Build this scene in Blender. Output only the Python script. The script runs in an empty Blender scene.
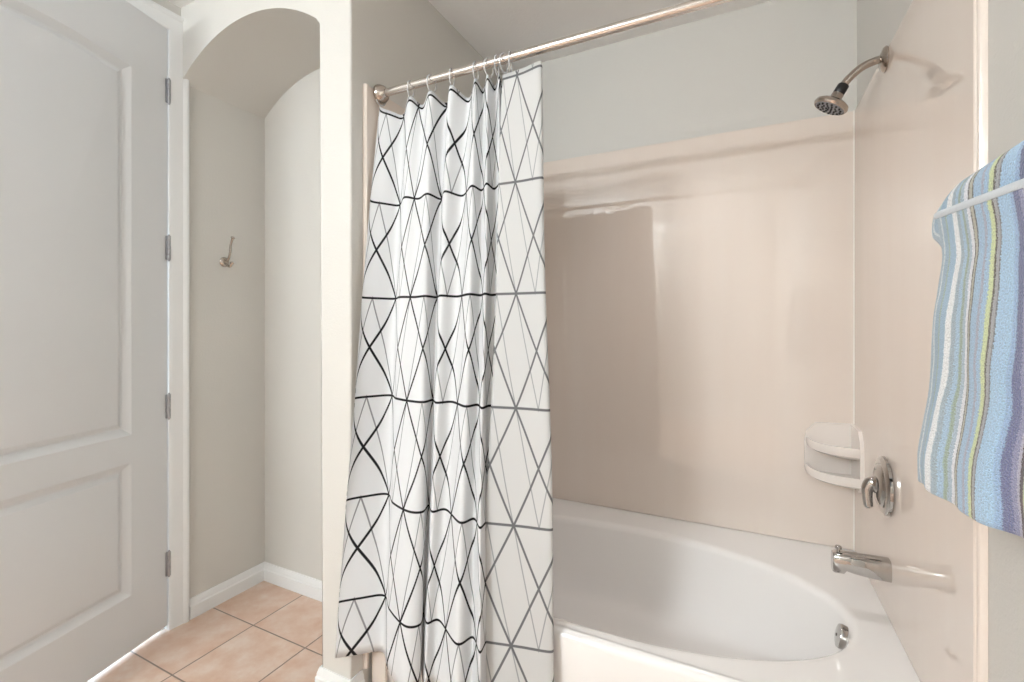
import bpy, bmesh, math, random
from mathutils import Vector, Matrix
R = math.radians
random.seed(4)
SC = bpy.context.scene
COL = SC.collection

# ---------------------------------------------------------------- camera, world, lights, exposure
cam_d = bpy.data.cameras.new('camera'); cam = bpy.data.objects.new('camera', cam_d); COL.objects.link(cam)
cam.location = (0, 0, 1.235); cam.rotation_euler = (R(90), 0, R(26.25))
cam_d.sensor_width = 36.0; cam_d.lens = 466.0 * 36.0 / 1024.0
cam_d.shift_y = -15.9 / 1024.0; cam_d.clip_start = 0.02
SC.camera = cam
SC.view_settings.view_transform = 'Standard'; SC.view_settings.look = 'None'
SC.view_settings.gamma = 1.0; SC.view_settings.use_curve_mapping = False
SC.view_settings.exposure = 0.2
w = bpy.data.worlds.new('world'); SC.world = w; w.use_nodes = True
w.node_tree.nodes['Background'].inputs[0].default_value = (0.75, 0.85, 1.0, 1)
w.node_tree.nodes['Background'].inputs[1].default_value = 0.3

def lamp(name, kind, loc, energy, col, size=0.05, rot=(0, 0, 0), size_y=None):
    d = bpy.data.lights.new(name, kind); o = bpy.data.objects.new(name, d); COL.objects.link(o)
    o.location = loc; o.rotation_euler = rot; d.energy = energy; d.color = col
    if kind == 'AREA':
        d.size = size
        if size_y: d.shape = 'RECTANGLE'; d.size_y = size_y
    else: d.shadow_soft_size = size
    return o
BULBS = [(-1.83, -2.40), (-1.64, -2.40), (-1.45, -2.40)]
for bx_, by_ in BULBS:                                   # the three frosted globes of the vanity light bar
    lamp('vanity_bulb_light', 'POINT', (bx_, by_, 2.34), 47, (0.865, 0.945, 1.0), 0.04)
lamp('room_fill_light', 'POINT', (-1.27, -0.85, 2.26), 27, (0.865, 0.945, 1.0), 0.22)     # large soft fill light, added to brighten the room
dl = lamp('shower_downlight', 'SPOT', (-0.25, 1.66, 2.535), 21, (0.97, 0.98, 1.0), 0.05)           # recessed can over the tub
dl.data.spot_size = R(88); dl.data.spot_blend = 0.8
lamp('bedroom_window_light', 'AREA', (-3.6, 0.6, 1.3), 140, (0.58, 0.79, 1.0), 1.2, (0, R(-90), 0), 1.6)  # daylight of the room beyond the door

# ---------------------------------------------------------------- materials
def nodes(name):
    m = bpy.data.materials.new(name); m.use_nodes = True
    nt = m.node_tree; return m, nt, nt.nodes['Principled BSDF']
def N(nt, t, **kw):
    n = nt.nodes.new(t)
    for k, v in kw.items(): setattr(n, k, v)
    return n
def L(nt, a, b): nt.links.new(a, b)
def math_n(nt, op, a, b=None, c=None):
    n = N(nt, 'ShaderNodeMath', operation=op)
    for i, x in enumerate((a, b, c)):
        if x is None: continue
        if isinstance(x, (int, float)): n.inputs[i].default_value = x
        else: L(nt, x, n.inputs[i])
    return n.outputs[0]
def paint(name, col, rough=0.6, bump=0.0, scale=120, metallic=0.0, var=0.0, coat=0.0):
    m, nt, p = nodes(name)
    p.inputs['Base Color'].default_value = (*col, 1); p.inputs['Roughness'].default_value = rough
    p.inputs['Metallic'].default_value = metallic
    p.inputs['Coat Weight'].default_value = coat
    tc = N(nt, 'ShaderNodeTexCoord')
    if bump:
        nz = N(nt, 'ShaderNodeTexNoise'); nz.inputs['Scale'].default_value = scale; nz.inputs['Detail'].default_value = 3
        L(nt, tc.outputs['Object'], nz.inputs['Vector'])
        b = N(nt, 'ShaderNodeBump'); b.inputs['Strength'].default_value = bump; b.inputs['Distance'].default_value = 0.003
        L(nt, nz.outputs['Fac'], b.inputs['Height']); L(nt, b.outputs['Normal'], p.inputs['Normal'])
    if var:
        n2 = N(nt, 'ShaderNodeTexNoise'); n2.inputs['Scale'].default_value = 2.5; n2.inputs['Detail'].default_value = 4
        L(nt, tc.outputs['Object'], n2.inputs['Vector'])
        mx = N(nt, 'ShaderNodeMix', data_type='RGBA')
        mx.inputs[6].default_value = (*[c * (1 - var) for c in col], 1); mx.inputs[7].default_value = (*[min(1, c * (1 + var)) for c in col], 1)
        L(nt, n2.outputs['Fac'], mx.inputs[0]); L(nt, mx.outputs[2], p.inputs['Base Color'])
    return m
M = {}
M['wall'] = paint('greige_wall_paint', (0.675, 0.65, 0.605), 0.55, 0.25, 160)
M['ceiling'] = paint('ceiling_paint', (0.93, 0.915, 0.895), 0.8, 0.3, 110)
M['trim'] = paint('white_trim_paint', (0.86, 0.86, 0.85), 0.35, 0.03, 60)
M['door'] = paint('door_paint', (0.76, 0.765, 0.77), 0.4, 0.04, 90)
M['hinge'] = paint('hinge_metal', (0.42, 0.42, 0.44), 0.35, 0.05, 80, 1.0)
M['nickel'] = paint('brushed_nickel', (0.47, 0.415, 0.37), 0.2, 0.02, 200, 1.0)
M['rod'] = paint('polished_rod', (0.70, 0.655, 0.62), 0.2, 0.02, 200, 1.0)
M['chrome'] = paint('chrome', (0.50, 0.485, 0.47), 0.04, 0.0, 200, 1.0)
M['black'] = paint('black_plastic', (0.012, 0.012, 0.013), 0.4, 0.02, 100)
M['nozzle'] = paint('grey_nozzle_plate', (0.30, 0.31, 0.34), 0.4, 0.02, 100)
M['tub'] = paint('bone_acrylic', (0.93, 0.895, 0.865), 0.08, 0.0, 8, 0, 0.01)
M['caulk'] = paint('caulk', (0.86, 0.80, 0.74), 0.4, 0.05, 90)
M['soap'] = paint('pale_almond_moulding', (0.86, 0.785, 0.725), 0.15, 0.0, 8, 0, 0.01)
M['rubber'] = paint('white_rubber', (0.7, 0.7, 0.7), 0.6, 0.05, 90)
def surround_mat():
    m, nt, p = nodes('almond_surround'); tc = N(nt, 'ShaderNodeTexCoord')
    mp = N(nt, 'ShaderNodeMapping'); mp.inputs['Scale'].default_value = (7, 7, 0.7)
    L(nt, tc.outputs['Object'], mp.inputs['Vector'])
    nz = N(nt, 'ShaderNodeTexNoise'); nz.inputs['Scale'].default_value = 1.4; nz.inputs['Detail'].default_value = 4
    L(nt, mp.outputs[0], nz.inputs['Vector'])
    mx = N(nt, 'ShaderNodeMix', data_type='RGBA'); L(nt, nz.outputs['Fac'], mx.inputs[0])
    mx.inputs[6].default_value = (0.80, 0.685, 0.60, 1); mx.inputs[7].default_value = (0.84, 0.75, 0.675, 1)
    L(nt, mx.outputs[2], p.inputs['Base Color'])
    r = N(nt, 'ShaderNodeMapRange'); r.inputs[3].default_value = 0.02; r.inputs[4].default_value = 0.06
    L(nt, nz.outputs['Fac'], r.inputs[0]); L(nt, r.outputs[0], p.inputs['Roughness'])
    p.inputs['IOR'].default_value = 1.8
    n3 = N(nt, 'ShaderNodeTexNoise'); n3.inputs['Scale'].default_value = 3.0; n3.inputs['Detail'].default_value = 1
    L(nt, tc.outputs['Object'], n3.inputs['Vector'])
    b = N(nt, 'ShaderNodeBump'); b.inputs['Strength'].default_value = 0.03; b.inputs['Distance'].default_value = 0.02
    L(nt, n3.outputs['Fac'], b.inputs['Height']); L(nt, b.outputs['Normal'], p.inputs['Normal'])
    return m
M['surround'] = surround_mat()
def tile_mat():
    T, X0, Y0 = 0.3041, -1.8025, 1.2487
    m, nt, p = nodes('terracotta_floor_tile'); tc = N(nt, 'ShaderNodeTexCoord')
    sp = N(nt, 'ShaderNodeSeparateXYZ'); L(nt, tc.outputs['Object'], sp.inputs[0])
    u = math_n(nt, 'DIVIDE', math_n(nt, 'SUBTRACT', sp.outputs[0], X0), T)
    v = math_n(nt, 'DIVIDE', math_n(nt, 'SUBTRACT', sp.outputs[1], Y0), T)
    du = math_n(nt, 'PINGPONG', u, 0.5); dv = math_n(nt, 'PINGPONG', v, 0.5)
    d = math_n(nt, 'MINIMUM', du, dv)
    g = N(nt, 'ShaderNodeMapRange'); g.inputs[1].default_value = 0.006; g.inputs[2].default_value = 0.011
    L(nt, d, g.inputs[0])
    cell = N(nt, 'ShaderNodeCombineXYZ'); L(nt, math_n(nt, 'FLOOR', u), cell.inputs[0]); L(nt, math_n(nt, 'FLOOR', v), cell.inputs[1])
    wn = N(nt, 'ShaderNodeTexWhiteNoise', noise_dimensions='3D'); L(nt, cell.outputs[0], wn.inputs['Vector'])
    add = N(nt, 'ShaderNodeVectorMath', operation='MULTIPLY_ADD'); L(nt, wn.outputs['Color'], add.inputs[0])
    add.inputs[1].default_value = (7, 7, 7); L(nt, tc.outputs['Object'], add.inputs[2])
    nz = N(nt, 'ShaderNodeTexNoise'); nz.inputs['Scale'].default_value = 11; nz.inputs['Detail'].default_value = 6; nz.inputs['Roughness'].default_value = 0.6
    L(nt, add.outputs[0], nz.inputs['Vector'])
    cr = N(nt, 'ShaderNodeValToRGB'); L(nt, nz.outputs['Fac'], cr.inputs[0])
    e = cr.color_ramp.elements
    e[0].position = 0.33; e[0].color = (0.66, 0.43, 0.31, 1); e[1].position = 0.68; e[1].color = (0.76, 0.61, 0.51, 1)
    k = e.new(0.5); k.color = (0.71, 0.51, 0.395, 1)
    mx = N(nt, 'ShaderNodeMix', data_type='RGBA'); L(nt, g.outputs[0], mx.inputs[0])
    mx.inputs[6].default_value = (0.27, 0.20, 0.16, 1); L(nt, cr.outputs[0], mx.inputs[7]); L(nt, mx.outputs[2], p.inputs['Base Color'])
    p.inputs['Roughness'].default_value = 0.38
    b = N(nt, 'ShaderNodeBump'); b.inputs['Strength'].default_value = 0.5; b.inputs['Distance'].default_value = 0.003
    L(nt, g.outputs[0], b.inputs['Height']); L(nt, b.outputs['Normal'], p.inputs['Normal'])
    return m
M['tile'] = tile_mat()
W_, H_ = 0.160, 0.327          # printed lattice: node spacing across and down the cloth
def cloth_mat(name, dark, thin, s0, base):
    m, nt, p = nodes(name); uv = N(nt, 'ShaderNodeUVMap')
    sp = N(nt, 'ShaderNodeSeparateXYZ'); L(nt, uv.outputs[0], sp.inputs[0])
    nz = N(nt, 'ShaderNodeTexNoise'); nz.inputs['Scale'].default_value = 4.0; nz.inputs['Detail'].default_value = 1
    L(nt, uv.outputs[0], nz.inputs['Vector'])
    wob = math_n(nt, 'MULTIPLY', math_n(nt, 'SUBTRACT', nz.outputs['Fac'], 0.5), 0.05)
    s = math_n(nt, 'ADD', math_n(nt, 'DIVIDE', math_n(nt, 'SUBTRACT', sp.outputs[0], s0), W_), wob)
    t = math_n(nt, 'DIVIDE', math_n(nt, 'SUBTRACT', sp.outputs[1], 0.015), H_)
    def fam(expr, gs, gt, half):
        d = math_n(nt, 'PINGPONG', expr, 0.5)
        d = math_n(nt, 'DIVIDE', d, math.hypot(gs / W_, gt / H_))
        r = N(nt, 'ShaderNodeMapRange'); r.inputs[1].default_value = half * 0.75; r.inputs[2].default_value = half * 1.25
        r.inputs[3].default_value = 1; r.inputs[4].default_value = 0
        L(nt, d, r.inputs[0]); return r.outputs[0]
    two = math_n(nt, 'MULTIPLY', s, 2.0)
    a = fam(t, 0, 1, 0.0036)
    b = fam(math_n(nt, 'ADD', t, s), 1, 1, 0.0032); c = fam(math_n(nt, 'SUBTRACT', t, s), 1, 1, 0.0032)
    thick = math_n(nt, 'MAXIMUM', a, math_n(nt, 'MAXIMUM', b, c))
    half_s = math_n(nt, 'MULTIPLY', s, 0.5)
    d1 = fam(math_n(nt, 'ADD', t, half_s), .5, 1, 0.0014); d2 = fam(math_n(nt, 'SUBTRACT', math_n(nt, 'ADD', t, 0.0), two), 2, 1, 0.0018)
    d3 = fam(math_n(nt, 'ADD', t, two), 2, 1, 0.0018)
    par = math_n(nt, 'GREATER_THAN', math_n(nt, 'PINGPONG', math_n(nt, 'FLOOR', math_n(nt, 'ADD', s, 0.5)), 1.0), 0.5)
    th = math_n(nt, 'MAXIMUM', math_n(nt, 'MULTIPLY', d2, par), math_n(nt, 'MULTIPLY', d3, math_n(nt, 'SUBTRACT', 1.0, par)))
    x1 = N(nt, 'ShaderNodeMix', data_type='RGBA'); L(nt, th, x1.inputs[0]); x1.inputs[6].default_value = (*base, 1); x1.inputs[7].default_value = (*thin, 1)
    x2 = N(nt, 'ShaderNodeMix', data_type='RGBA'); L(nt, thick, x2.inputs[0]); L(nt, x1.outputs[2], x2.inputs[6]); x2.inputs[7].default_value = (*dark, 1)
    L(nt, x2.outputs[2], p.inputs['Base Color']); p.inputs['Roughness'].default_value = 0.75
    p.inputs['Specular IOR Level'].default_value = 0.2
    tr = N(nt, 'ShaderNodeBsdfTranslucent'); L(nt, x2.outputs[2], tr.inputs[0])
    ms = N(nt, 'ShaderNodeMixShader'); ms.inputs[0].default_value = 0.30
    out = nt.nodes['Material Output']
    L(nt, p.outputs[0], ms.inputs[1]); L(nt, tr.outputs[0], ms.inputs[2]); L(nt, ms.outputs[0], out.inputs[0])
    wv = N(nt, 'ShaderNodeTexNoise'); wv.inputs['Scale'].default_value = 14; wv.inputs['Detail'].default_value = 4
    L(nt, uv.outputs[0], wv.inputs['Vector'])
    bp = N(nt, 'ShaderNodeBump'); bp.inputs['Strength'].default_value = 0.12; bp.inputs['Distance'].default_value = 0.01
    L(nt, wv.outputs['Fac'], bp.inputs['Height']); L(nt, bp.outputs['Normal'], p.inputs['Normal'])
    return m
def plastic_mat():
    m, nt, p = nodes('clear_ring_plastic')
    p.inputs['Base Color'].default_value = (0.93, 0.93, 0.93, 1); p.inputs['Roughness'].default_value = 0.12
    p.inputs['Transmission Weight'].default_value = 0.55; p.inputs['IOR'].default_value = 1.4
    return m
M['ring'] = plastic_mat()
STRIPES = [(0.000, (.44, .53, .60)), (.012, (.74, .78, .80)), (.016, (.38, .50, .60)), (.030, (.40, .50, .44)), (.035, (.40, .55, .68)), (.055, (.92, .93, .94)),
           (.071, (.40, .48, .54)), (.080, (.44, .58, .70)), (.090, (.36, .44, .36)), (.096, (.46, .55, .63)), (.106, (.86, .86, .90)), (.117, (.10, .09, .08)), (.120, (.52, .50, .42)), (.128, (.12, .11, .10)),
           (.131, (.42, .57, .72)), (.150, (.44, .46, .56)), (.156, (.42, .58, .73)), (.166, (.68, .74, .44)), (.178, (.13, .11, .08)), (.182, (.42, .42, .44)), (.190, (.20, .20, .22)), (.193, (.44, .62, .80)), (.222, (.36, .50, .70)), (.231, (.17, .18, .32)),
           (.243, (.30, .29, .44)), (.253, (.48, .45, .54)), (.259, (.06, .025, .03)), (.271, (.62, .62, .36)), (.281, (.07, .03, .035)), (.293, (.46, .40, .48)), (.310, (.38, .54, .70))]
def towel_mat():
    m, nt, p = nodes('striped_terry'); uv = N(nt, 'ShaderNodeUVMap')
    sp = N(nt, 'ShaderNodeSeparateXYZ'); L(nt, uv.outputs[0], sp.inputs[0])
    nz = N(nt, 'ShaderNodeTexNoise'); nz.inputs['Scale'].default_value = 420; nz.inputs['Detail'].default_value = 1
    L(nt, uv.outputs[0], nz.inputs['Vector'])
    n2 = N(nt, 'ShaderNodeTexNoise'); n2.inputs['Scale'].default_value = 9; n2.inputs['Detail'].default_value = 1
    mp = N(nt, 'ShaderNodeMapping'); mp.inputs['Scale'].default_value = (0.6, 1, 1); L(nt, uv.outputs[0], mp.inputs[0]); L(nt, mp.outputs[0], n2.inputs['Vector'])
    x = math_n(nt, 'ADD', sp.outputs[0], math_n(nt, 'MULTIPLY', math_n(nt, 'SUBTRACT', nz.outputs['Fac'], 0.5), 0.010))
    x = math_n(nt, 'ADD', x, math_n(nt, 'MULTIPLY', math_n(nt, 'SUBTRACT', n2.outputs['Fac'], 0.5), 0.030))
    x = math_n(nt, 'DIVIDE', x, 0.4)
    cr = N(nt, 'ShaderNodeValToRGB'); cr.color_ramp.interpolation = 'CONSTANT'; e = cr.color_ramp.elements
    e[0].position = 0; e[0].color = (*STRIPES[0][1], 1); e[1].position = STRIPES[1][0] / .4; e[1].color = (*STRIPES[1][1], 1)
    for q, c in STRIPES[2:]: k = e.new(q / .4); k.color = (*c, 1)
    L(nt, x, cr.inputs[0])
    hs = N(nt, 'ShaderNodeHueSaturation'); hs.inputs['Saturation'].default_value = 1.0; L(nt, cr.outputs[0], hs.inputs['Color'])
    L(nt, math_n(nt, 'ADD', 0.42, math_n(nt, 'MULTIPLY', nz.outputs['Fac'], 1.15)), hs.inputs['Value'])
    L(nt, hs.outputs[0], p.inputs['Base Color']); p.inputs['Roughness'].default_value = 0.95; p.inputs['Specular IOR Level'].default_value = 0.1
    p.inputs['Sheen Weight'].default_value = 0.3
    b = N(nt, 'ShaderNodeBump'); b.inputs['Strength'].default_value = 0.9; b.inputs['Distance'].default_value = 0.004
    L(nt, nz.outputs['Fac'], b.inputs['Height']); L(nt, b.outputs['Normal'], p.inputs['Normal'])
    return m
M['towel'] = towel_mat()
M['hem'] = paint('white_terry_hem', (0.74, 0.77, 0.80), 0.95, 0.8, 500)
M['carpet'] = paint('pale_carpet', (0.70, 0.72, 0.74), 0.95, 0.6, 300)

# ---------------------------------------------------------------- helpers
def obj(name, bm, mat, parent=None, smooth=40, loc=None):
    me = bpy.data.meshes.new(name)
    bmesh.ops.recalc_face_normals(bm, faces=bm.faces)
    bm.to_mesh(me); bm.free()
    o = bpy.data.objects.new(name, me); COL.objects.link(o)
    for mm in (mat if isinstance(mat, list) else [mat]): me.materials.append(mm)
    if smooth:
        for p in me.polygons: p.use_smooth = True
        me.set_sharp_from_angle(angle=R(smooth))
    if loc: o.location = loc
    if parent: o.parent = parent
    return o
def tag(o, label, cat, group=None):
    o['label'] = label; o['category'] = cat
    if group: o['group'] = group
    return o
def thing(name, label, cat, loc=(0, 0, 0), rz=0, group=None):
    o = bpy.data.objects.new(name, None); COL.objects.link(o); o.empty_display_size = 0.1
    o.location = loc; o.rotation_euler = (0, 0, rz); return tag(o, label, cat, group)
def struct(o, label):
    o['kind'] = 'structure'; o['label'] = label; return o
def bx(bm, x0, x1, y0, y1, z0, z1, bev=0.0, seg=2):
    r = bmesh.ops.create_cube(bm, size=1.0)
    for v in r['verts']: v.co = Vector(((x0 + x1) / 2 + v.co.x * (x1 - x0), (y0 + y1) / 2 + v.co.y * (y1 - y0), (z0 + z1) / 2 + v.co.z * (z1 - z0)))
    if bev:
        es = {e for v in r['verts'] for e in v.link_edges}
        bmesh.ops.bevel(bm, geom=list(es), offset=bev, segments=seg, affect='EDGES', profile=0.5)
    return bm
def box(*a, **k): return bx(bmesh.new(), *a, **k)
def prism(bm, pts, axis, a, b):
    """2-D outline extruded along an axis ('x': pts are y,z; 'y': x,z; 'z': x,y)."""
    f = {'x': lambda p, t: (t, p[0], p[1]), 'y': lambda p, t: (p[0], t, p[1]), 'z': lambda p, t: (p[0], p[1], t)}[axis]
    A = [bm.verts.new(f(p, a)) for p in pts]; B = [bm.verts.new(f(p, b)) for p in pts]
    n = len(pts)
    bm.faces.new(A); bm.faces.new(B)
    for i in range(n): bm.faces.new((A[i], A[(i + 1) % n], B[(i + 1) % n], B[i]))
    return bm
def frame_of(d):
    d = d.normalized(); up = Vector((0, 0, 1)) if abs(d.z) < 0.95 else Vector((1, 0, 0))
    s = d.cross(up).normalized(); return s, s.cross(d).normalized()
def tube(bm, pts, rad, seg=16, closed=False, cap=True):
    P = [Vector(p) for p in pts]; n = len(P); rings = []
    rr = rad if isinstance(rad, (list, tuple)) else [rad] * n
    prev = None
    for i, p in enumerate(P):
        if closed: d = P[(i + 1) % n] - P[i - 1]
        else: d = P[min(i + 1, n - 1)] - P[max(i - 1, 0)]
        d.normalize()
        if prev is None: s, t = frame_of(d)
        else:
            s = (prev - d * prev.dot(d)).normalized(); t = s.cross(d).normalized()
        prev = s
        rings.append([bm.verts.new(p + (s * math.cos(2 * math.pi * k / seg) + t * math.sin(2 * math.pi * k / seg)) * rr[i]) for k in range(seg)])
    for i in range(n if closed else n - 1):
        a, b = rings[i], rings[(i + 1) % n]
        for k in range(seg): bm.faces.new((a[k], a[(k + 1) % seg], b[(k + 1) % seg], b[k]))
    if cap and not closed: bm.faces.new(rings[0]); bm.faces.new(rings[-1])
    return bm
def lathe(bm, prof, origin, axis, seg=40):
    """prof: (radius, distance along the axis) pairs."""
    o = Vector(origin); d = Vector(axis).normalized(); s, t = frame_of(d); rings = []
    for r, h in prof:
        if r < 1e-6: rings.append([bm.verts.new(o + d * h)])
        else: rings.append([bm.verts.new(o + d * h + (s * math.cos(2 * math.pi * k / seg) + t * math.sin(2 * math.pi * k / seg)) * r) for k in range(seg)])
    for a, b in zip(rings, rings[1:]):
        for k in range(seg):
            k2 = (k + 1) % seg
            if len(a) == 1 and len(b) == 1: continue
            if len(a) == 1: bm.faces.new((a[0], b[k], b[k2]))
            elif len(b) == 1: bm.faces.new((a[k], a[k2], b[0]))
            else: bm.faces.new((a[k], a[k2], b[k2], b[k]))
    return bm
def spline(pts, n):
    """Catmull-Rom through points, n samples per span."""
    P = [Vector(p) for p in pts]; out = []
    for i in range(len(P) - 1):
        p0 = P[i - 1] if i else P[0] * 2 - P[1]; p1, p2 = P[i], P[i + 1]
        p3 = P[i + 2] if i + 2 < len(P) else P[-1] * 2 - P[-2]
        for k in range(n):
            t = k / n
            out.append(0.5 * ((2 * p1) + (p2 - p0) * t + (2 * p0 - 5 * p1 + 4 * p2 - p3) * t * t + (3 * p1 - p0 - 3 * p2 + p3) * t ** 3))
    out.append(P[-1]); return out

# ---------------------------------------------------------------- the room shell
XL, XR, YB, YN, YP, X1, X2, ZC, YF = -2.086, 0.391, 2.158, 1.504, 1.126, -1.272, -1.140, 2.549, -2.49
D0, D1, DH = 0.315, 1.077, 2.432                                  # door opening
struct(obj('floor', box(XL - 0.12, XR + 0.1, YF - 0.1, YB + 0.1, -0.08, 0), M['tile'], smooth=0), 'terracotta tiled bathroom floor with thin dark grout lines')
struct(obj('ceiling', box(XL - 0.12, XR + 0.1, YF - 0.1, YB + 0.1, ZC, ZC + 0.08), M['ceiling'], smooth=0), 'pale painted ceiling over the tub and the arch')
bm = bmesh.new()
bx(bm, XL - 0.12, XL, YF - 0.1, D0, 0, ZC); bx(bm, XL - 0.12, XL, D1, YN + 0.1, 0, ZC); bx(bm, XL - 0.12, XL, D0, D1, DH, ZC)
struct(obj('wall_left', bm, M['wall'], smooth=0), 'greige wall holding the white door and the robe hook')
struct(obj('wall_niche', box(XL, X1 + 0.02, YN, YN + 0.1, 0, ZC), M['wall'], smooth=0), 'pale back wall of the arched niche')
struct(obj('wall_right', box(XR, XR + 0.1, YF - 0.1, YB + 0.1, 0, ZC), M['wall'], smooth=0), 'greige wall on the right behind the striped towel')
struct(obj('wall_back', box(X2 - 0.1, XR, YB, YB + 0.1, 0, ZC), M['wall'], smooth=0), 'cool grey wall above the almond tub surround')
struct(obj('wall_front', box(XL, XR, YF - 0.1, YF, 0, ZC), M['wall'], smooth=0), 'greige wall opposite the bathtub')
# arch wall and partition in one piece, with soft bullnose corners on the front
AC, AR, AZ = -1.668, 0.64, 1.756
arc = []
for k in range(33):
    x = X1 + (XL - X1) * k / 32; arc.append((x, AZ + math.sqrt(AR * AR - (x - AC) ** 2)))
outline = [(XL, ZC), (X2, ZC), (X2, 0), (X1, 0)] + arc
bm = bmesh.new(); prism(bm, outline, 'y', YP, YN)
es = []
for e in bm.edges:
    a, b = e.verts
    if abs(a.co.y - YP) < 1e-5 and abs(b.co.y - YP) < 1e-5:
        if max(a.co.z, b.co.z) < ZC - 1e-4 or (abs(a.co.x - X2) < 1e-4 and abs(b.co.x - X2) < 1e-4):
            if abs(a.co.x - XL) > 1e-3 or abs(b.co.x - XL) > 1e-3:
                if max(a.co.z, b.co.z) > 1e-4: es.append(e)
bmesh.ops.bevel(bm, geom=es, offset=0.008, segments=4, affect='EDGES', profile=0.5)
bx(bm, X1, X2, YN, YB + 0.1, 0, ZC)
struct(obj('wall_arch', bm, M['wall'], smooth=35), 'greige arch wall and partition post beside the tub, with rounded corners')

def moulding(name, pts, mat=M['trim']):
    """baseboard: profile swept along a plan polyline with mitred corners; thickness grows to the left of travel."""
    prof = [(0, 0), (0.015, 0), (0.015, 0.052), (0.011, 0.057), (0.011, 0.064), (0.0075, 0.074), (0.005, 0.083), (0, 0.083)]
    P = [Vector((*p, 0)) for p in pts]; bm = bmesh.new(); rows = []
    for i, p in enumerate(P):
        ds = []
        if i: ds.append((p - P[i - 1]).normalized())
        if i + 1 < len(P): ds.append((P[i + 1] - p).normalized())
        ns = [Vector((-d.y, d.x, 0)) for d in ds]
        n = ns[0] if len(ns) == 1 else (ns[0] + ns[1]) / (1 + ns[0].dot(ns[1]))
        rows.append([bm.verts.new(p + n * a + Vector((0, 0, h))) for a, h in prof])
    for a, b in zip(rows, rows[1:]):
        for k in range(len(prof)): bm.faces.new((a[k], a[(k + 1) % len(prof)], b[(k + 1) % len(prof)], b[k]))
    bm.faces.new(rows[0]); bm.faces.new(rows[-1])
    return obj(name, bm, mat, smooth=30)
struct(moulding('baseboard_niche', [(X1, YP + 0.03), (X1, YN), (XL, YN), (XL, D1 + 0.077)]), 'white baseboard running round the arched niche')
struct(moulding('baseboard_partition', [(X2, 1.175), (X2, YP), (X1, YP), (X1, YP + 0.03)]), 'white baseboard wrapped round the foot of the partition post')
struct(moulding('baseboard_left', [(XL, D0 - 0.077), (XL, YF), (XR, YF), (XR, 1.09)]), 'white baseboard of the bathroom behind the viewpoint')

# door casing swept round the opening, with mitres
prof = [(-0.012, -0.035), (-0.012, 0.004), (0.0, 0.008), (0.006, 0.010), (0.014, 0.0115), (0.030, 0.0125), (0.052, 0.0135), (0.058, 0.017), (0.064, 0.019), (0.071, 0.018), (0.073, 0.015), (0.073, -0.0), (0.0, 0.0), (0.0, -0.035)]
prof = [(0.0, 0.0), (0.0, 0.008), (0.006, 0.011), (0.014, 0.0115), (0.030, 0.0125), (0.050, 0.0135), (0.056, 0.018), (0.062, 0.020), (0.070, 0.019), (0.073, 0.016), (0.073, 0.0)]
bm = bmesh.new(); rows = []
for wy, wz in ((1, 0), (1, 1), (-1, 1), (-1, 0)):
    row = []
    for q, d in prof:
        y = (D1 + q) if wy > 0 else (D0 - q)
        row.append(bm.verts.new((XL + d, y, (DH + q) if wz else 0.0)))
    rows.append(row)
for a, b in zip(rows, rows[1:]):
    for k in range(len(prof)): bm.faces.new((a[k], a[(k + 1) % len(prof)], b[(k + 1) % len(prof)], b[k]))
bm.faces.new(rows[0]); bm.faces.new(rows[-1])
struct(obj('trim_1', bm, M['trim'], smooth=25), 'white moulded casing round the doorway')
bm = bmesh.new()                                                    # jamb lining and stop
bx(bm, XL - 0.12, XL - 0.001, D1 - 0.001, D1 + 0.012, 0, DH); bx(bm, XL - 0.12, XL - 0.001, D0 - 0.012, D0 + 0.001, 0, DH); bx(bm, XL - 0.12, XL - 0.001, D0, D1, DH - 0.001, DH + 0.012)
bx(bm, XL - 0.085, XL - 0.045, D1 - 0.012, D1, 0, DH)
struct(obj('trim_2', bm, M['trim'], smooth=0), 'white jamb lining inside the doorway')
# the room beyond the door
bm = bmesh.new(); bx(bm, -4.4, XL - 0.12, -1.6, 2.6, -0.08, 0)
struct(obj('floor_hall', bm, M['carpet'], smooth=0), 'pale carpet of the room beyond the door')
bm = bmesh.new()
bx(bm, -4.5, -4.4, -1.6, 2.6, 0, ZC); bx(bm, -4.4, XL - 0.12, -1.7, -1.6, 0, ZC); bx(bm, -4.4, XL - 0.12, 2.6, 2.7, 0, ZC); bx(bm, -4.5, XL - 0.12, -1.7, 2.7, ZC, ZC + 0.08)
struct(obj('wall_hall', bm, M['wall'], smooth=0), 'walls and ceiling of the room beyond the door')

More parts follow.
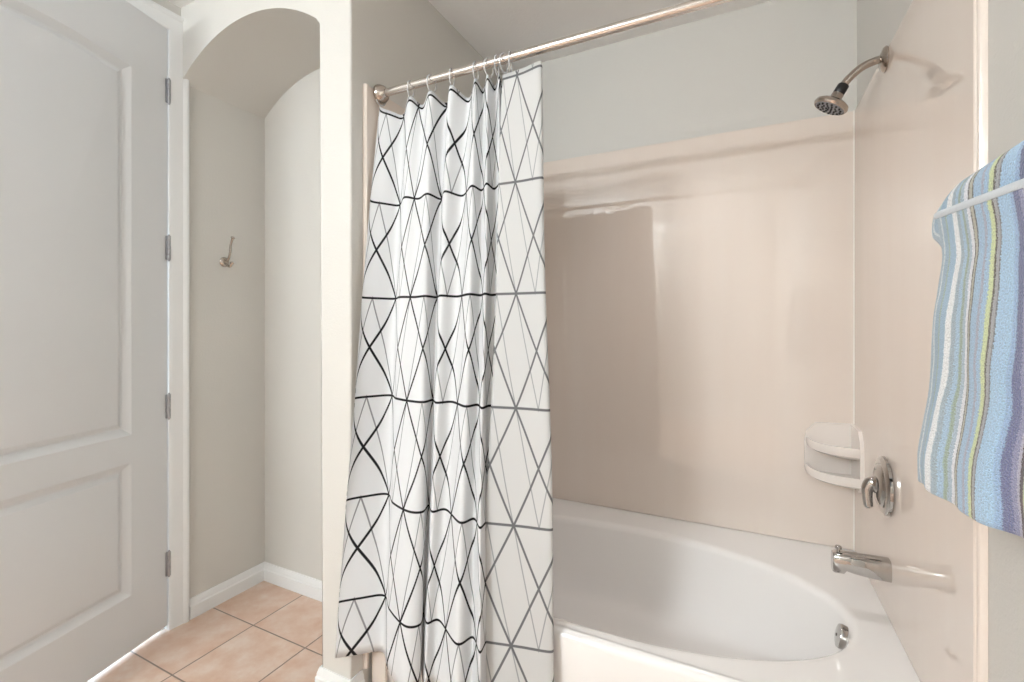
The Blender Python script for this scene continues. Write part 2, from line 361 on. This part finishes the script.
# ---------------------------------------------------------------- the door: two recessed panels, the upper with a cambered head
dw, dt, dh, dz = 0.755, 0.035, 2.412, 0.020
def panel_outline(inset, kind):
    a, b = 0.148 + inset, dw - 0.148 - inset
    if kind == 'low': return [(a, 0.226 + inset), (b, 0.226 + inset), (b, 0.722 - inset), (a, 0.722 - inset)]
    pts = [(a, 0.826 + inset), (b, 0.826 + inset), (b, 2.203 - inset)]
    n = 20
    for k in range(1, n):
        t = k / n; pts.append((b + (a - b) * t, 2.203 - inset + 0.012 * math.sin(math.pi * t) ** 2))
    pts.append((a, 2.203 - inset)); return pts
steps = [(0.0, 0.0), (0.003, -0.0012), (0.024, -0.0150), (0.030, -0.0155), (0.047, -0.0045), (0.052, -0.0035)]
bm = bmesh.new()
def face_side(bm, yy, sgn):
    """front/back skin in the door's own plane: local x along the door, z up, y = depth."""
    outer = [(0, 0), (dw, 0), (dw, dh), (0, dh)]
    loops = [[bm.verts.new((x, yy, z)) for x, z in outer]]
    edges = []
    def ring(vs):
        es = []
        for i in range(len(vs)):
            e = bm.edges.get((vs[i], vs[(i + 1) % len(vs)])) or bm.edges.new((vs[i], vs[(i + 1) % len(vs)])); es.append(e)
        return es
    edges += ring(loops[0])
    for kind in ('low', 'up'):
        prev = None
        for ins, dep in steps:
            vs = [bm.verts.new((x, yy + sgn * dep, z - dz)) for x, z in panel_outline(ins, kind)]
            if prev is None: edges += ring(vs)
            else:
                for i in range(len(vs)): bm.faces.new((prev[i], prev[(i + 1) % len(vs)], vs[(i + 1) % len(vs)], vs[i]))
            prev = vs
        bm.faces.new(prev)
    bmesh.ops.triangle_fill(bm, use_beauty=True, use_dissolve=False, edges=edges)
    return loops[0]
fr = face_side(bm, 0.0, 1); bk = face_side(bm, -dt, -1)
for i in range(4): bm.faces.new((fr[i], fr[(i + 1) % 4], bk[(i + 1) % 4], bk[i]))
ang = math.atan2(-math.cos(R(16.2)), math.sin(R(16.2)))
door = obj('door_1', bm, M['door'], smooth=20)
door.location = (XL + 0.001, D1 - 0.003, dz); door.rotation_euler = (0, 0, ang)
struct(door, 'white two-panel door standing slightly ajar on the left'); 
for hz in (2.18, 1.547, 0.907, 0.271):
    h = bmesh.new()
    for k in range(5): lathe(h, [(0, -0.0094), (0.0055, -0.0094), (0.0062, -0.0085), (0.0062, 0.0085), (0.0055, 0.0094), (0, 0.0094)], (0, 0.004, (k - 2) * 0.0195), (0, 0, 1), 14)
    lathe(h, [(0, 0), (0.0045, 0.0), (0.0035, 0.005), (0, 0.007)], (0, 0.004, 0.048), (0, 0, 1), 14)
    lathe(h, [(0, 0), (0.0045, 0.0), (0.0035, 0.005), (0, 0.007)], (0, 0.004, -0.048), (0, 0, -1), 14)
    bx(h, -0.002, 0.010, -0.0025, 0.0018, -0.048, 0.048, 0.0006, 1)
    ho = obj('hinge', h, M['hinge'], door, 40, (0.0, 0.004, hz - dz)); ho['label'] = 'small grey metal hinge'
for sgn, y in ((1, 0.0), (-1, -dt)):
    h = bmesh.new(); lathe(h, [(0, 0), (0.032, 0), (0.032, 0.006), (0.012, 0.010), (0.011, 0.03), (0.024, 0.038), (0.027, 0.05), (0.02, 0.062), (0, 0.064)], (dw - 0.06, y, 0.95), (0, sgn, 0), 24)
    obj('door_knob', h, M['nickel'], door)

# ---------------------------------------------------------------- robe hook in the niche
hook = thing('robe_hook', 'brushed nickel robe hook on the niche wall under the arch', 'hook', (XL, 1.305, 1.518))
b = bmesh.new(); lathe(b, [(0, 0), (0.021, 0), (0.022, 0.003), (0.019, 0.008), (0.011, 0.012), (0.009, 0.020), (0, 0.022)], (0, 0, 0), (1, 0, 0), 28); obj('base_plate', b, M['nickel'], hook)
b = bmesh.new(); tube(b, spline([(0.012, 0, -0.002), (0.032, 0.0, 0.012), (0.044, 0.0, 0.04), (0.047, 0, 0.07), (0.062, 0, 0.103)], 6), [0.0055] * 8 + [0.005] * 9 + [0.0045] * 8, 12)
lathe(b, [(0, -0.004), (0.007, -0.003), (0.009, 0.002), (0.006, 0.006), (0, 0.007)], (0.062, 0, 0.103), (0.5, 0, 1), 16); obj('upper_prong', b, M['nickel'], hook)
b = bmesh.new(); tube(b, spline([(0.012, 0, -0.004), (0.028, 0, -0.018), (0.045, 0, -0.022), (0.056, 0, -0.008)], 6), 0.005, 12)
lathe(b, [(0, -0.004), (0.007, -0.003), (0.008, 0.002), (0.006, 0.005), (0, 0.006)], (0.056, 0, -0.008), (0.5, 0, 1), 16); obj('lower_prong', b, M['nickel'], hook)

# ---------------------------------------------------------------- tub surround
ZR, ZT, YT = 0.383, 2.044, 1.222
def panel(where, label):
    return thing('surround_panel', label, 'shower wall panel', where, 0)
sb_ = panel((X2 + 0.7, YB, ZR), 'almond glossy panel on the long back wall above the bathtub')
sl_ = panel((X2, 1.6, ZR), 'almond panel on the alcove wall behind the curtain by the partition post')
sr_ = panel((XR, 1.6, ZR), 'almond panel on the right wall carrying the shower, valve and spout')
def P_(name, bm, par, mat=M['surround'], smooth=20):
    bmesh.ops.translate(bm, verts=bm.verts, vec=-par.location); return obj(name, bm, mat, par, smooth)
tk = 0.010
P_('sheet', box(X2 + tk + 0.001, XR - tk - 0.001, YB - tk, YB - 0.0005, ZR + 0.001, ZT, bev=0.003), sb_)
P_('sheet', box(X2 + 0.0005, X2 + tk, 1.195, YB - 0.001, ZR + 0.001, ZT, bev=0.003), sl_)
P_('sheet', box(XR - tk, XR - 0.0005, 1.125, YB - 0.001, ZR + 0.001, ZT, bev=0.003), sr_)
b = bmesh.new(); prism(b, [(X2 + 0.0005, 1.180), (X2 + 0.009, 1.180), (X2 + 0.014, 1.185), (X2 + 0.014, 1.194), (X2 + 0.009, 1.199), (X2 + 0.0005, 1.199)], 'z', 0.084, ZT); P_('edge_trim', b, sl_)
b = bmesh.new()
def bead(y0, y1, h, n=8):
    return [(XR - 0.0005 - h * math.sin(math.pi * k / n), y0 + (y1 - y0) * k / n) for k in range(n + 1)]
prism(b, bead(1.110, 1.122, 0.0112) + bead(1.124, 1.140, 0.0128), 'z', 0.0, ZC - 0.001); P_('edge_trim', b, sr_)
b = bmesh.new(); prism(b, [(X2 + 0.0145, 1.208), (X2 + 0.070, 1.2105), (X2 + 0.070, 1.2215), (X2 + 0.0145, 1.2215)], 'z', 0.0, ZR); P_('corner_leg', b, sl_)
b = bmesh.new(); prism(b, [(XR - tk - 0.0045, YB - tk), (XR - tk, YB - tk), (XR - tk, YB - tk - 0.0045)], 'z', ZR + 0.002, ZT); P_('caulk_seam', b, sb_, M['caulk'])
b = bmesh.new(); prism(b, [(X2 + tk + 0.0045, YB - tk), (X2 + tk, YB - tk), (X2 + tk, YB - tk - 0.0045)], 'z', ZR + 0.002, ZT); P_('caulk_seam', b, sb_, M['caulk'])
# two-tier corner soap shelf
cx, cy = XR - tk, YB - tk
def tray(bm, z, r, lip, n=20):
    """shallow tray in the corner: plan = quarter curve; rows from underside to the dished middle."""
    def curve(rr, h):
        out = []
        for k in range(n + 1):
            t = k / n * math.pi / 2; e = 0.78
            out.append((cx - rr * math.cos(t) ** e, cy - rr * math.sin(t) ** e, h))
        return out
    rows = [curve(r * 0.55, z - 0.030), curve(r * 0.90, z - 0.012), curve(r * 0.975, z - 0.005), curve(r, z + lip * 0.45), curve(r * 0.985, z + lip), curve(r * 0.95, z + lip), curve(r * 0.925, z + lip * 0.45), curve(r * 0.88, z + 0.002), curve(r * 0.4, z)]
    V = [[bm.verts.new(p) for p in row] for row in rows]
    for a, b in zip(V, V[1:]):
        for k in range(n): bm.faces.new((a[k], a[k + 1], b[k + 1], b[k]))
    cT = bm.verts.new((cx, cy, z)); cB = bm.verts.new((cx, cy, z - 0.05))
    for k in range(n): bm.faces.new((V[-1][k], V[-1][k + 1], cT)); bm.faces.new((V[0][k + 1], V[0][k], cB))
b = bmesh.new(); tray(b, 0.775, 0.158, 0.026); tray(b, 0.672, 0.162, 0.026)
# upright flange against both walls that carries the trays
fl = [(0.0, 0.64), (0.135, 0.645), (0.160, 0.675), (0.162, 0.78), (0.155, 0.825), (0.125, 0.858), (0.0, 0.862)]
prism(b, [(cx - p, z) for p, z in fl], 'y', cy - 0.012, cy)
prism(b, [(cy - p, z) for p, z in fl], 'x', cx - 0.012, cx)
soap = thing('soap_shelf', 'two-tier moulded almond soap shelf in the corner above the tub rim', 'soap dish', (cx, cy, 0.64))
bmesh.ops.translate(b, verts=b.verts, vec=-soap.location); obj('tiers', b, M['soap'], soap, 35)

# ---------------------------------------------------------------- bathtub
tub = thing('bathtub', 'bone white oval bathtub built into the tiled floor alcove behind the curtain', 'bathtub', (-0.38, 1.69, 0))
T0 = Vector((-0.38, 1.69, 0))
ex, ey, ea, eb = -0.38, 1.632, 0.683, 0.368
NA = 128
def ell(ka, kb, z):
    out = []
    for k in range(NA):
        t = 2 * math.pi * k / NA; c, s = math.cos(t), math.sin(t)
        n = 2.0 if c > 0 else 2.0 + 0.6 * min(1, -c * 2)
        n2 = n + (0.15 if s < 0 else 0)
        out.append((ex + ka * math.copysign(abs(c) ** (2 / n2), c), ey + kb * math.copysign(abs(s) ** (2 / n2), s), z))
    return out
def rect_pts(x0, x1, y0, y1, z):
    out = []
    for p in ell(1, 1, z):
        dx, dy = p[0] - ex, p[1] - ey
        f = min((x1 - ex) / dx if dx > 1e-9 else 1e9, (x0 - ex) / dx if dx < -1e-9 else 1e9, (y1 - ey) / dy if dy > 1e-9 else 1e9, (y0 - ey) / dy if dy < -1e-9 else 1e9)
        out.append([ex + dx * f, ey + dy * f, z])
    for c in ((x0, y0), (x0, y1), (x1, y0), (x1, y1)):
        i = min(range(NA), key=lambda k: (out[k][0] - c[0]) ** 2 + (out[k][1] - c[1]) ** 2); out[i][0], out[i][1] = c
    return out
b = bmesh.new(); rows = [rect_pts(X2 + 0.002, XR - 0.002, YT + 0.022, YB - 0.002, ZR)]
rows.append(ell(ea + 0.004, eb + 0.004, ZR)); r_ = 0.030
for k in range(1, 7):
    t = k / 6 * R(78); rows.append(ell(ea - r_ * math.sin(t), eb - r_ * math.sin(t), ZR - r_ * (1 - math.cos(t))))
for z, d in ((0.30, 0.042), (0.24, 0.056), (0.18, 0.074), (0.15, 0.088), (0.13, 0.104), (0.117, 0.125), (0.110, 0.155), (0.107, 0.22)): rows.append(ell(ea - d - 0.05 * max(0, .36 - z) , eb - d, z))
V = [[b.verts.new(Vector(p) - T0) for p in row] for row in rows]
for p, q in zip(V, V[1:]):
    for k in range(NA): b.faces.new((p[k], p[(k + 1) % NA], q[(k + 1) % NA], q[k]))
b.faces.new(V[-1])
obj('basin', b, M['tub'], tub, 60)
pr = [(YT + 0.024, ZR)] + [(YT + 0.022 - 0.022 * math.sin(R(15 * k)), ZR - 0.022 * (1 - math.cos(R(15 * k)))) for k in range(0, 7)] + [(YT + 0.002, 0.05), (YT + 0.010, 0.040), (YT + 0.010, 0.0), (YT + 0.024, 0.0)]
b = bmesh.new(); prism(b, [(y, z) for y, z in pr], 'x', X2 + 0.002, XR - 0.012); bmesh.ops.translate(b, verts=b.verts, vec=-T0); obj('apron', b, M['tub'], tub, 40)
b = bmesh.new(); o0 = Vector((0.2695, 1.632, 0.331)); ax = Vector((-1, 0, 0.22))
lathe(b, [(0, -0.006), (0.032, -0.006), (0.0335, 0.014), (0.031, 0.020), (0.022, 0.023), (0, 0.0245)], o0 - T0, ax, 36)
lathe(b, [(0, 0.0), (0.004, 0.0), (0.004, 0.003), (0, 0.004)], o0 - T0 + ax.normalized() * 0.023, ax, 12)
ov = obj('overflow_plate', b, M['chrome'], tub); ov['label'] = 'round chrome overflow plate'
b = bmesh.new(); lathe(b, [(0, 0.0), (0.034, 0), (0.035, 0.003), (0.026, 0.005), (0.02, 0.001), (0, 0.001)], Vector((0.06, 1.632, 0.1075)) - T0, (0, 0, 1), 32); obj('drain', b, M['chrome'], tub)

# ---------------------------------------------------------------- tub spout
sp_o = Vector((XR - tk, 1.682, 0.532))
spout = thing('tub_spout', 'chrome tub spout with a pull knob on the right wall above the tub rim', 'faucet', sp_o)
b = bmesh.new(); rows = []
for x, hw, zt, zb in ((0.0, 0.027, 0.030, -0.032), (-0.01, 0.027, 0.030, -0.032), (-0.05, 0.0265, 0.029, -0.031), (-0.085, 0.025, 0.028, -0.028), (-0.104, 0.024, 0.0275, -0.024), (-0.110, 0.0235, 0.027, -0.034), (-0.132, 0.0225, 0.026, -0.035), (-0.138, 0.019, 0.023, -0.033)):
    row = []
    for k in range(24):
        t = 2 * math.pi * k / 24; c, s = math.cos(t), math.sin(t)
        e = 0.6
        row.append(b.verts.new((x, hw * math.copysign(abs(c) ** e, c), (zt + zb) / 2 + (zt - zb) / 2 * math.copysign(abs(s) ** e, s))))
    rows.append(row)
for p, q in zip(rows, rows[1:]):
    for k in range(24): b.faces.new((p[k], p[(k + 1) % 24], q[(k + 1) % 24], q[k]))
b.faces.new(rows[0]); b.faces.new(rows[-1]); obj('body', b, M['chrome'], spout, 50)
b = bmesh.new(); lathe(b, [(0, 0), (0.0045, 0), (0.0045, 0.010), (0.0085, 0.011), (0.009, 0.017), (0.006, 0.020), (0, 0.021)], (-0.122, 0, 0.024), (0, 0, 1), 20); obj('diverter_knob', b, M['chrome'], spout)

# ---------------------------------------------------------------- shower valve
valve = thing('shower_valve', 'chrome shower valve with a lever handle beside the corner soap shelf', 'faucet', (XR - tk - 0.0005, 1.706, 0.765))
b = bmesh.new(); lathe(b, [(0, 0), (0.081, 0), (0.085, 0.004), (0.084, 0.011), (0.075, 0.017), (0.062, 0.018), (0.057, 0.023), (0.036, 0.028), (0, 0.029)], (0, 0, 0), (-1, 0, 0), 56); obj('escutcheon', b, M['chrome'], valve)
b = bmesh.new(); lathe(b, [(0, 0.020), (0.029, 0.020), (0.028, 0.024), (0.024, 0.031), (0.018, 0.036), (0.010, 0.039), (0, 0.040)], (0, 0, 0), (-1, 0, 0), 32)
pts = spline([(-0.026, 0, 0.004), (-0.037, 0.002, 0.004), (-0.045, 0.005, -0.012), (-0.046, 0.006, -0.038), (-0.043, 0.006, -0.066)], 6)
tube(b, pts, [0.018 - 0.006 * i / (len(pts) - 1) for i in range(len(pts))], 18); lathe(b, [(0.012, 0), (0.010, 0.005), (0.005, 0.008), (0, 0.009)], pts[-1], (0.03, -0.05, -1), 18)
obj('lever_handle', b, M['chrome'], valve, 50)

# ---------------------------------------------------------------- shower head
sh = thing('wall_shower', 'brushed nickel shower on a curved arm, high on the right wall', 'shower', (XR - tk, 1.717, 2.018))
b = bmesh.new(); lathe(b, [(0, 0), (0.035, 0), (0.036, 0.003), (0.032, 0.009), (0.018, 0.014), (0.011, 0.017), (0, 0.017)], (0, 0, 0), (-1, 0, 0), 40); obj('flange', b, M['nickel'], sh)
arm = spline([(0.0, 0, 0.002), (-0.026, 0, 0.001), (-0.060, 0, -0.011), (-0.090, 0, -0.036), (-0.109, 0, -0.060)], 8)
b = bmesh.new(); tube(b, arm, 0.0112, 18); obj('arm', b, M['nickel'], sh)
da = Vector((-0.50, 0, -0.86)).normalized()
c0 = Vector((-0.103, 0, -0.053))
b = bmesh.new(); lathe(b, [(0, 0), (0.0145, 0), (0.0160, 0.002), (0.0160, 0.026), (0.0145, 0.029), (0, 0.029)], c0, da, 24); cl = obj('collar', b, M['black'], sh); cl['label'] = 'black plastic collar'
hd = Vector((-0.50, 0.04, -0.86)).normalized(); h0 = c0 + da * 0.026
b = bmesh.new(); lathe(b, [(0, 0), (0.014, 0), (0.0165, 0.003), (0.0165, 0.014), (0.020, 0.020), (0.038, 0.026), (0.047, 0.032), (0.049, 0.040), (0.046, 0.046), (0.043, 0.047), (0.042, 0.044), (0, 0.044)], h0, hd, 44); obj('head', b, M['nickel'], sh)
b = bmesh.new(); lathe(b, [(0, 0.0435), (0.0415, 0.0435), (0.041, 0.046), (0.030, 0.0475), (0, 0.048)], h0, hd, 40); fp = obj('spray_face', b, M['nozzle'], sh)
s_, t_ = frame_of(hd); b = bmesh.new()
for rr, n in ((0.008, 5), (0.020, 10), (0.033, 15)):
    for k in range(n):
        a = 2 * math.pi * k / n + rr * 50
        lathe(b, [(0, 0), (0.0034, 0), (0.0028, 0.004), (0, 0.0045)], h0 + hd * 0.0468 + (s_ * math.cos(a) + t_ * math.sin(a)) * rr, hd, 8)
nz_ = obj('nozzles', b, M['black'], fp); nz_['kind'] = 'stuff'; nz_['label'] = 'dark rubber spray nozzles'

# ---------------------------------------------------------------- curtain rod
YROD, ZROD = 1.243, 2.032
rod = thing('shower_curtain_rod', 'polished metal shower curtain rod crossing above the bathtub', 'curtain rod', (X2, YROD, ZROD))
b = bmesh.new(); tube(b, [(tk + 0.012, 0, 0), (XR - X2 - tk - 0.012, 0, 0)], 0.0128, 24); obj('tube', b, M['rod'], rod)
for x, s in ((tk + 0.0045, 1), (XR - X2 - tk - 0.0005, -1)):
    b = bmesh.new(); lathe(b, [(0, 0), (0.031, 0), (0.0325, 0.004), (0.031, 0.012), (0.025, 0.024), (0.018, 0.031), (0.0145, 0.034), (0, 0.034)], (x, 0, 0), (s, 0, 0), 36); obj('flange', b, M['nickel'], rod)

# ---------------------------------------------------------------- shower curtain
TOP = [(-1.116, 1.236), (-1.083, 1.250), (-1.052, 1.280), (-0.990, 1.236), (-0.955, 1.262), (-0.905, 1.236), (-0.872, 1.280), (-0.826, 1.236), (-0.786, 1.280), (-0.7365, 1.236), (-0.726, 1.268), (-0.692, 1.234), (-0.684, 1.268), (-0.655, 1.240), (-0.658, 1.270), (-0.622, 1.270), (-0.540, 1.266), (-0.516, 1.228), (-0.577, 1.236), (-0.641, 1.238)]
BOT = [(-1.172, 1.091), (-1.112, 1.140), (-1.055, 1.180), (-0.990, 1.130), (-0.888, 1.080), (-0.853, 1.110), (-0.884, 1.160), (-0.8450, 1.125), (-0.820, 1.150), (-0.712, 1.085), (-0.684, 1.130), (-0.634, 1.085), (-0.640, 1.135), (-0.623, 1.180), (-0.603, 1.200), (-0.545, 1.202), (-0.478, 1.203), (-0.462, 1.182), (-0.548, 1.160), (-0.660, 1.130)]
SAG = [0, .02, .03, 0, .025, 0, .028, 0, .030, 0, .02, 0, .02, 0, .02, 0, .004, .006, .01, .012]
NS, NT = 10, 60
top = spline([(x, y, s) for (x, y), s in zip(TOP, SAG)], NS); bot = spline([(x, y, 0) for x, y in BOT], NS)
ZTOP, ZBOT = 1.995, 0.165
s_acc = [0.0]
for i in range(1, len(bot)): s_acc.append(s_acc[-1] + 0.72 * (bot[i].xy - bot[i - 1].xy).length + 0.42 * (top[i].xy - top[i - 1].xy).length)
HEM = [(0.0, -1.116, 1.236), (0.19, -1.117, 1.190), (0.38, -1.117, 1.150), (0.55, -1.119, 1.124), (0.62, -1.123, 1.112), (0.75, -1.142, 1.106), (0.88, -1.158, 1.098), (1.0, -1.172, 1.091)]
def hem_at(t):
    for (a, x0, y0), (c, x1, y1) in zip(HEM, HEM[1:]):
        if t <= c: f = (t - a) / (c - a); return x0 + (x1 - x0) * f, y0 + (y1 - y0) * f
    return HEM[-1][1:]
b = bmesh.new(); uvl = b.loops.layers.uv.new('UVMap'); grid = []; uvs = {}
for j in range(NT + 1):
    t = j / NT; row = []
    for i in range(len(top)):
        sag = max(0, top[i].z) * (1 - t) ** 6
        k = t ** 0.92
        x = top[i].x + (bot[i].x - top[i].x) * k; y = top[i].y + (bot[i].y - top[i].y) * k
        ph = s_acc[i] * 9.0
        hw = max(0.0, 1 - i / (1.6 * NS))                       # the left hem drops past the partition corner before it flares
        if hw:
            hx, hy = hem_at(t); hw = hw * hw * (3 - 2 * hw); x += (hx - x) * hw; y += (hy - y) * hw
        am = min(1.0, i / (1.5 * NS)); x += am * 0.006 * math.sin(ph + t * 5.2) * math.sin(math.pi * min(1, t * 1.1)); y += am * 0.004 * math.sin(ph * 1.3 + t * 8 + 1.0) * math.sin(math.pi * min(1, t * 1.05))
        v = b.verts.new((x + 1.14, y - YROD, (ZTOP + (ZBOT - ZTOP) * t) - sag - 2.0)); row.append(v); uvs[v] = (s_acc[i], t * (ZTOP - ZBOT) + (0.0 if t else 0.0))
    grid.append(row)
for j in range(NT):
    for i in range(len(top) - 1):
        f = b.faces.new((grid[j][i], grid[j + 1][i], grid[j + 1][i + 1], grid[j][i + 1]))
        for lp in f.loops: lp[uvl].uv = uvs[lp.vert]
S0 = s_acc[int(3.75 * NS)] 
M['cloth_front'] = cloth_mat('printed_curtain_front', (0.012, 0.012, 0.014), (0.36, 0.36, 0.37), S0, (0.94, 0.945, 0.955))
M['cloth_back'] = cloth_mat('printed_curtain_reverse', (0.20, 0.20, 0.205), (0.46, 0.46, 0.465), S0, (0.80, 0.79, 0.775))
me = bpy.data.meshes.new('shower_curtain'); b.normal_update(); b.to_mesh(me); b.free()
cur = bpy.data.objects.new('shower_curtain', me); COL.objects.link(cur); cur.location = (-1.14, YROD, 2.0)
me.materials.append(M['cloth_front']); me.materials.append(M['cloth_back'])
for p in me.polygons: p.use_smooth = True
md = cur.modifiers.new('cloth thickness', 'SOLIDIFY'); md.thickness = 0.0012; md.offset = -1; md.material_offset = 1; md.material_offset_rim = 1
tag(cur, 'white shower curtain printed with black geometric lines, gathered at the left of the rod', 'shower curtain')

# clear rings, one by one along the rod
b = bmesh.new(); n = 36
tube(b, [(0, 0.0215 * math.cos(2 * math.pi * k / n), 0.027 * math.sin(2 * math.pi * k / n)) for k in range(n)], 0.0024, 10, closed=True)
ring_me = None
where = [(-1.118, 'clear plastic curtain ring nearest the rod flange'), (-0.990, 'second clear curtain ring from the rod flange'), (-0.905, 'third clear curtain ring from the rod flange'),
         (-0.826, 'fourth clear curtain ring from the rod flange'), (-0.738, 'clear curtain ring just left of the bunched curtain rings'), (-0.692, 'leftmost clear ring of the bunched curtain rings'),
         (-0.664, 'second clear ring from the left among the bunched curtain rings'), (-0.640, 'third clear ring from the left among the bunched curtain rings'), (-0.618, 'rightmost clear ring of the bunched curtain rings')]
for i, (x, lab) in enumerate(where):
    if ring_me is None:
        ro = obj('shower_curtain_ring', b, M['ring'], None, 60); ring_me = ro
    else:
        ro = ring_me.copy(); COL.objects.link(ro)
    ro.location = (x, YROD, ZROD - 0.0118); ro.rotation_euler = (0, 0, R((-9, 12, -6, 14, 8, -12, 10, -7, 13)[i]))
    tag(ro, lab, 'curtain ring', 'clear rings on the shower curtain rod')

# ---------------------------------------------------------------- striped towel on its bar
XBAR, ZBAR = 0.313, 1.432
bar = thing('towel_bar', 'nickel towel bar under the striped towel on the right wall', 'towel bar', (XR, 0.8, ZBAR))
b = bmesh.new(); tube(b, [(XBAR - XR, -0.30, 0), (XBAR - XR, 0.165, 0)], 0.008, 18); obj('rail', b, M['nickel'], bar)
for yy in (-0.28, 0.10):
    b = bmesh.new(); lathe(b, [(0, 0), (0.022, 0), (0.022, 0.005), (0.010, 0.012), (0.009, 0.060), (0.0125, 0.066), (0.0125, 0.078), (0, 0.081)], (-0.0005, yy, 0), (-1, 0, 0), 28); obj('bracket', b, M['nickel'], bar)
tow = thing('striped_towel', 'blue, green and maroon striped terry towel hanging on the right wall', 'towel', (XBAR, 0.86, ZBAR))
TO = Vector((XBAR, 0.86, ZBAR))
def towel_sheet(name, prof, wide, mat=M['towel'], thick=0.007, nu=56, ripple=0.006, rag=0.0, tilt=lambda y, d: 0.0):
    """prof: (x, z) path; wide(t): (y left, y right) along the path."""
    path = spline([(x, 0, z) for x, z in prof], 8); b = bmesh.new(); uvl = b.loops.layers.uv.new('UVMap'); g = []; uvs = {}
    ln = [0.0]
    for i in range(1, len(path)): ln.append(ln[-1] + (path[i] - path[i - 1]).length)
    for j, p in enumerate(path):
        t = j / (len(path) - 1); y0, y1 = wide(t); row = []
        drop = min(1, max(0, (1.41 - p.z) / 0.42))
        for i in range(nu + 1):
            q = i / nu; y = y0 + (y1 - y0) * q
            dx = -ripple * drop * (0.5 + math.sin(q * 17 + 1.2 * math.sin(p.z * 5)) + 0.5 * math.sin(q * 31 + 2))
            zz = p.z + rag * drop * math.sin(q * 9 + 1) + tilt(y, drop)
            v = b.verts.new(Vector((p.x + dx, y, zz)) - TO); row.append(v); uvs[v] = (q * 0.355, ln[j])
        g.append(row)
    for a, c in zip(g, g[1:]):
        for i in range(nu):
            f = b.faces.new((a[i], c[i], c[i + 1], a[i + 1]))
            for lp in f.loops: lp[uvl].uv = uvs[lp.vert]
    me = bpy.data.meshes.new(name); b.to_mesh(me); b.free(); o = bpy.data.objects.new(name, me); COL.objects.link(o); o.parent = tow
    me.materials.append(mat)
    for p in me.polygons: p.use_smooth = True
    s = o.modifiers.new('terry thickness', 'SOLIDIFY'); s.thickness = thick; s.offset = 0
    s2 = o.modifiers.new('soft', 'SUBSURF'); s2.levels = 1; s2.render_levels = 1
    return o
body = [(0.356, 1.00), (0.356, 1.20), (0.354, 1.40), (0.350, 1.434), (0.334, 1.456), (0.316, 1.459), (0.300, 1.447), (0.294, 1.415), (0.296, 1.30), (0.299, 1.15), (0.300, 1.02)]
towel_sheet('towel_body', body, lambda t: (1.034 - 0.085 * min(1, max(0, (t - 0.71) / 0.07)), 0.60), tilt=lambda y, d: -0.022 * max(0, (y - 0.95) / 0.08) ** 1.5)
EDGE = [(0, .958), (.167, .950), (.34, .934), (.46, .944), (.55, .966), (.73, 1.009), (.86, 1.03), (1.0, 1.036)]
def flare(t):
    for (a, p), (c, q) in zip(EDGE, EDGE[1:]):
        if t <= c + 1e-6: return p + (q - p) * (t - a) / (c - a), 0.60 - 0.02 * t
FT = lambda y, d: -(0.985 - y) * 0.073 * (1 - d) + (1.06 - y) * 0.11 * d
front = [(0.281, 1.414), (0.2775, 1.40), (0.280, 1.34), (0.276, 1.25), (0.280, 1.12), (0.274, 1.02), (0.276, 0.957)]
towel_sheet('folded_front', front, flare, ripple=0.005, rag=0.004, tilt=FT)
hm = towel_sheet('hem', [(0.2746, 1.404), (0.2738, 1.408), (0.2742, 1.412), (0.279, 1.416)], lambda t: (0.960, 0.60), M['hem'], 0.0025, 56, 0, tilt=FT); hm['label'] = 'white towel hem'

# ---------------------------------------------------------------- light fixtures behind the viewpoint, one an added fill light
vl = thing('vanity_light', 'wall mounted vanity light bar with three sockets opposite the tub', 'light', (-1.64, YF, 2.34))
obj('backplate', box(-0.36, 0.36, 0.0, 0.03, -0.045, 0.045, bev=0.006), M['chrome'], vl)
for bx_, by_ in BULBS:
    b = bmesh.new(); lathe(b, [(0, 0.028), (0.022, 0.028), (0.022, 0.045), (0.014, 0.05), (0, 0.05)], (bx_ + 1.64, 0, 0), (0, 1, 0), 20); obj('socket', b, M['chrome'], vl)

cf = thing('fill_light_mount', 'unseen mount added for the ceiling fill light, behind the viewpoint', 'light', (-1.27, -0.85, ZC))  # unseen mount, added only to carry the fill light
b = bmesh.new(); lathe(b, [(0, 0.0), (0.13, 0.0), (0.135, 0.01), (0.13, 0.03), (0.06, 0.04), (0, 0.04)], (0, 0, 0), (0, 0, -1), 40); obj('base', b, M['nickel'], cf)
can = thing('recessed_downlight', 'small recessed downlight in the ceiling over the tub', 'light', (-0.25, 1.66, ZC))
b = bmesh.new(); lathe(b, [(0.062, 0.0), (0.085, 0.0), (0.085, 0.004), (0.062, 0.006), (0.062, 0.0)], (0, 0, 0), (0, 0, -1), 40); obj('trim_ring', b, M['trim'], can)
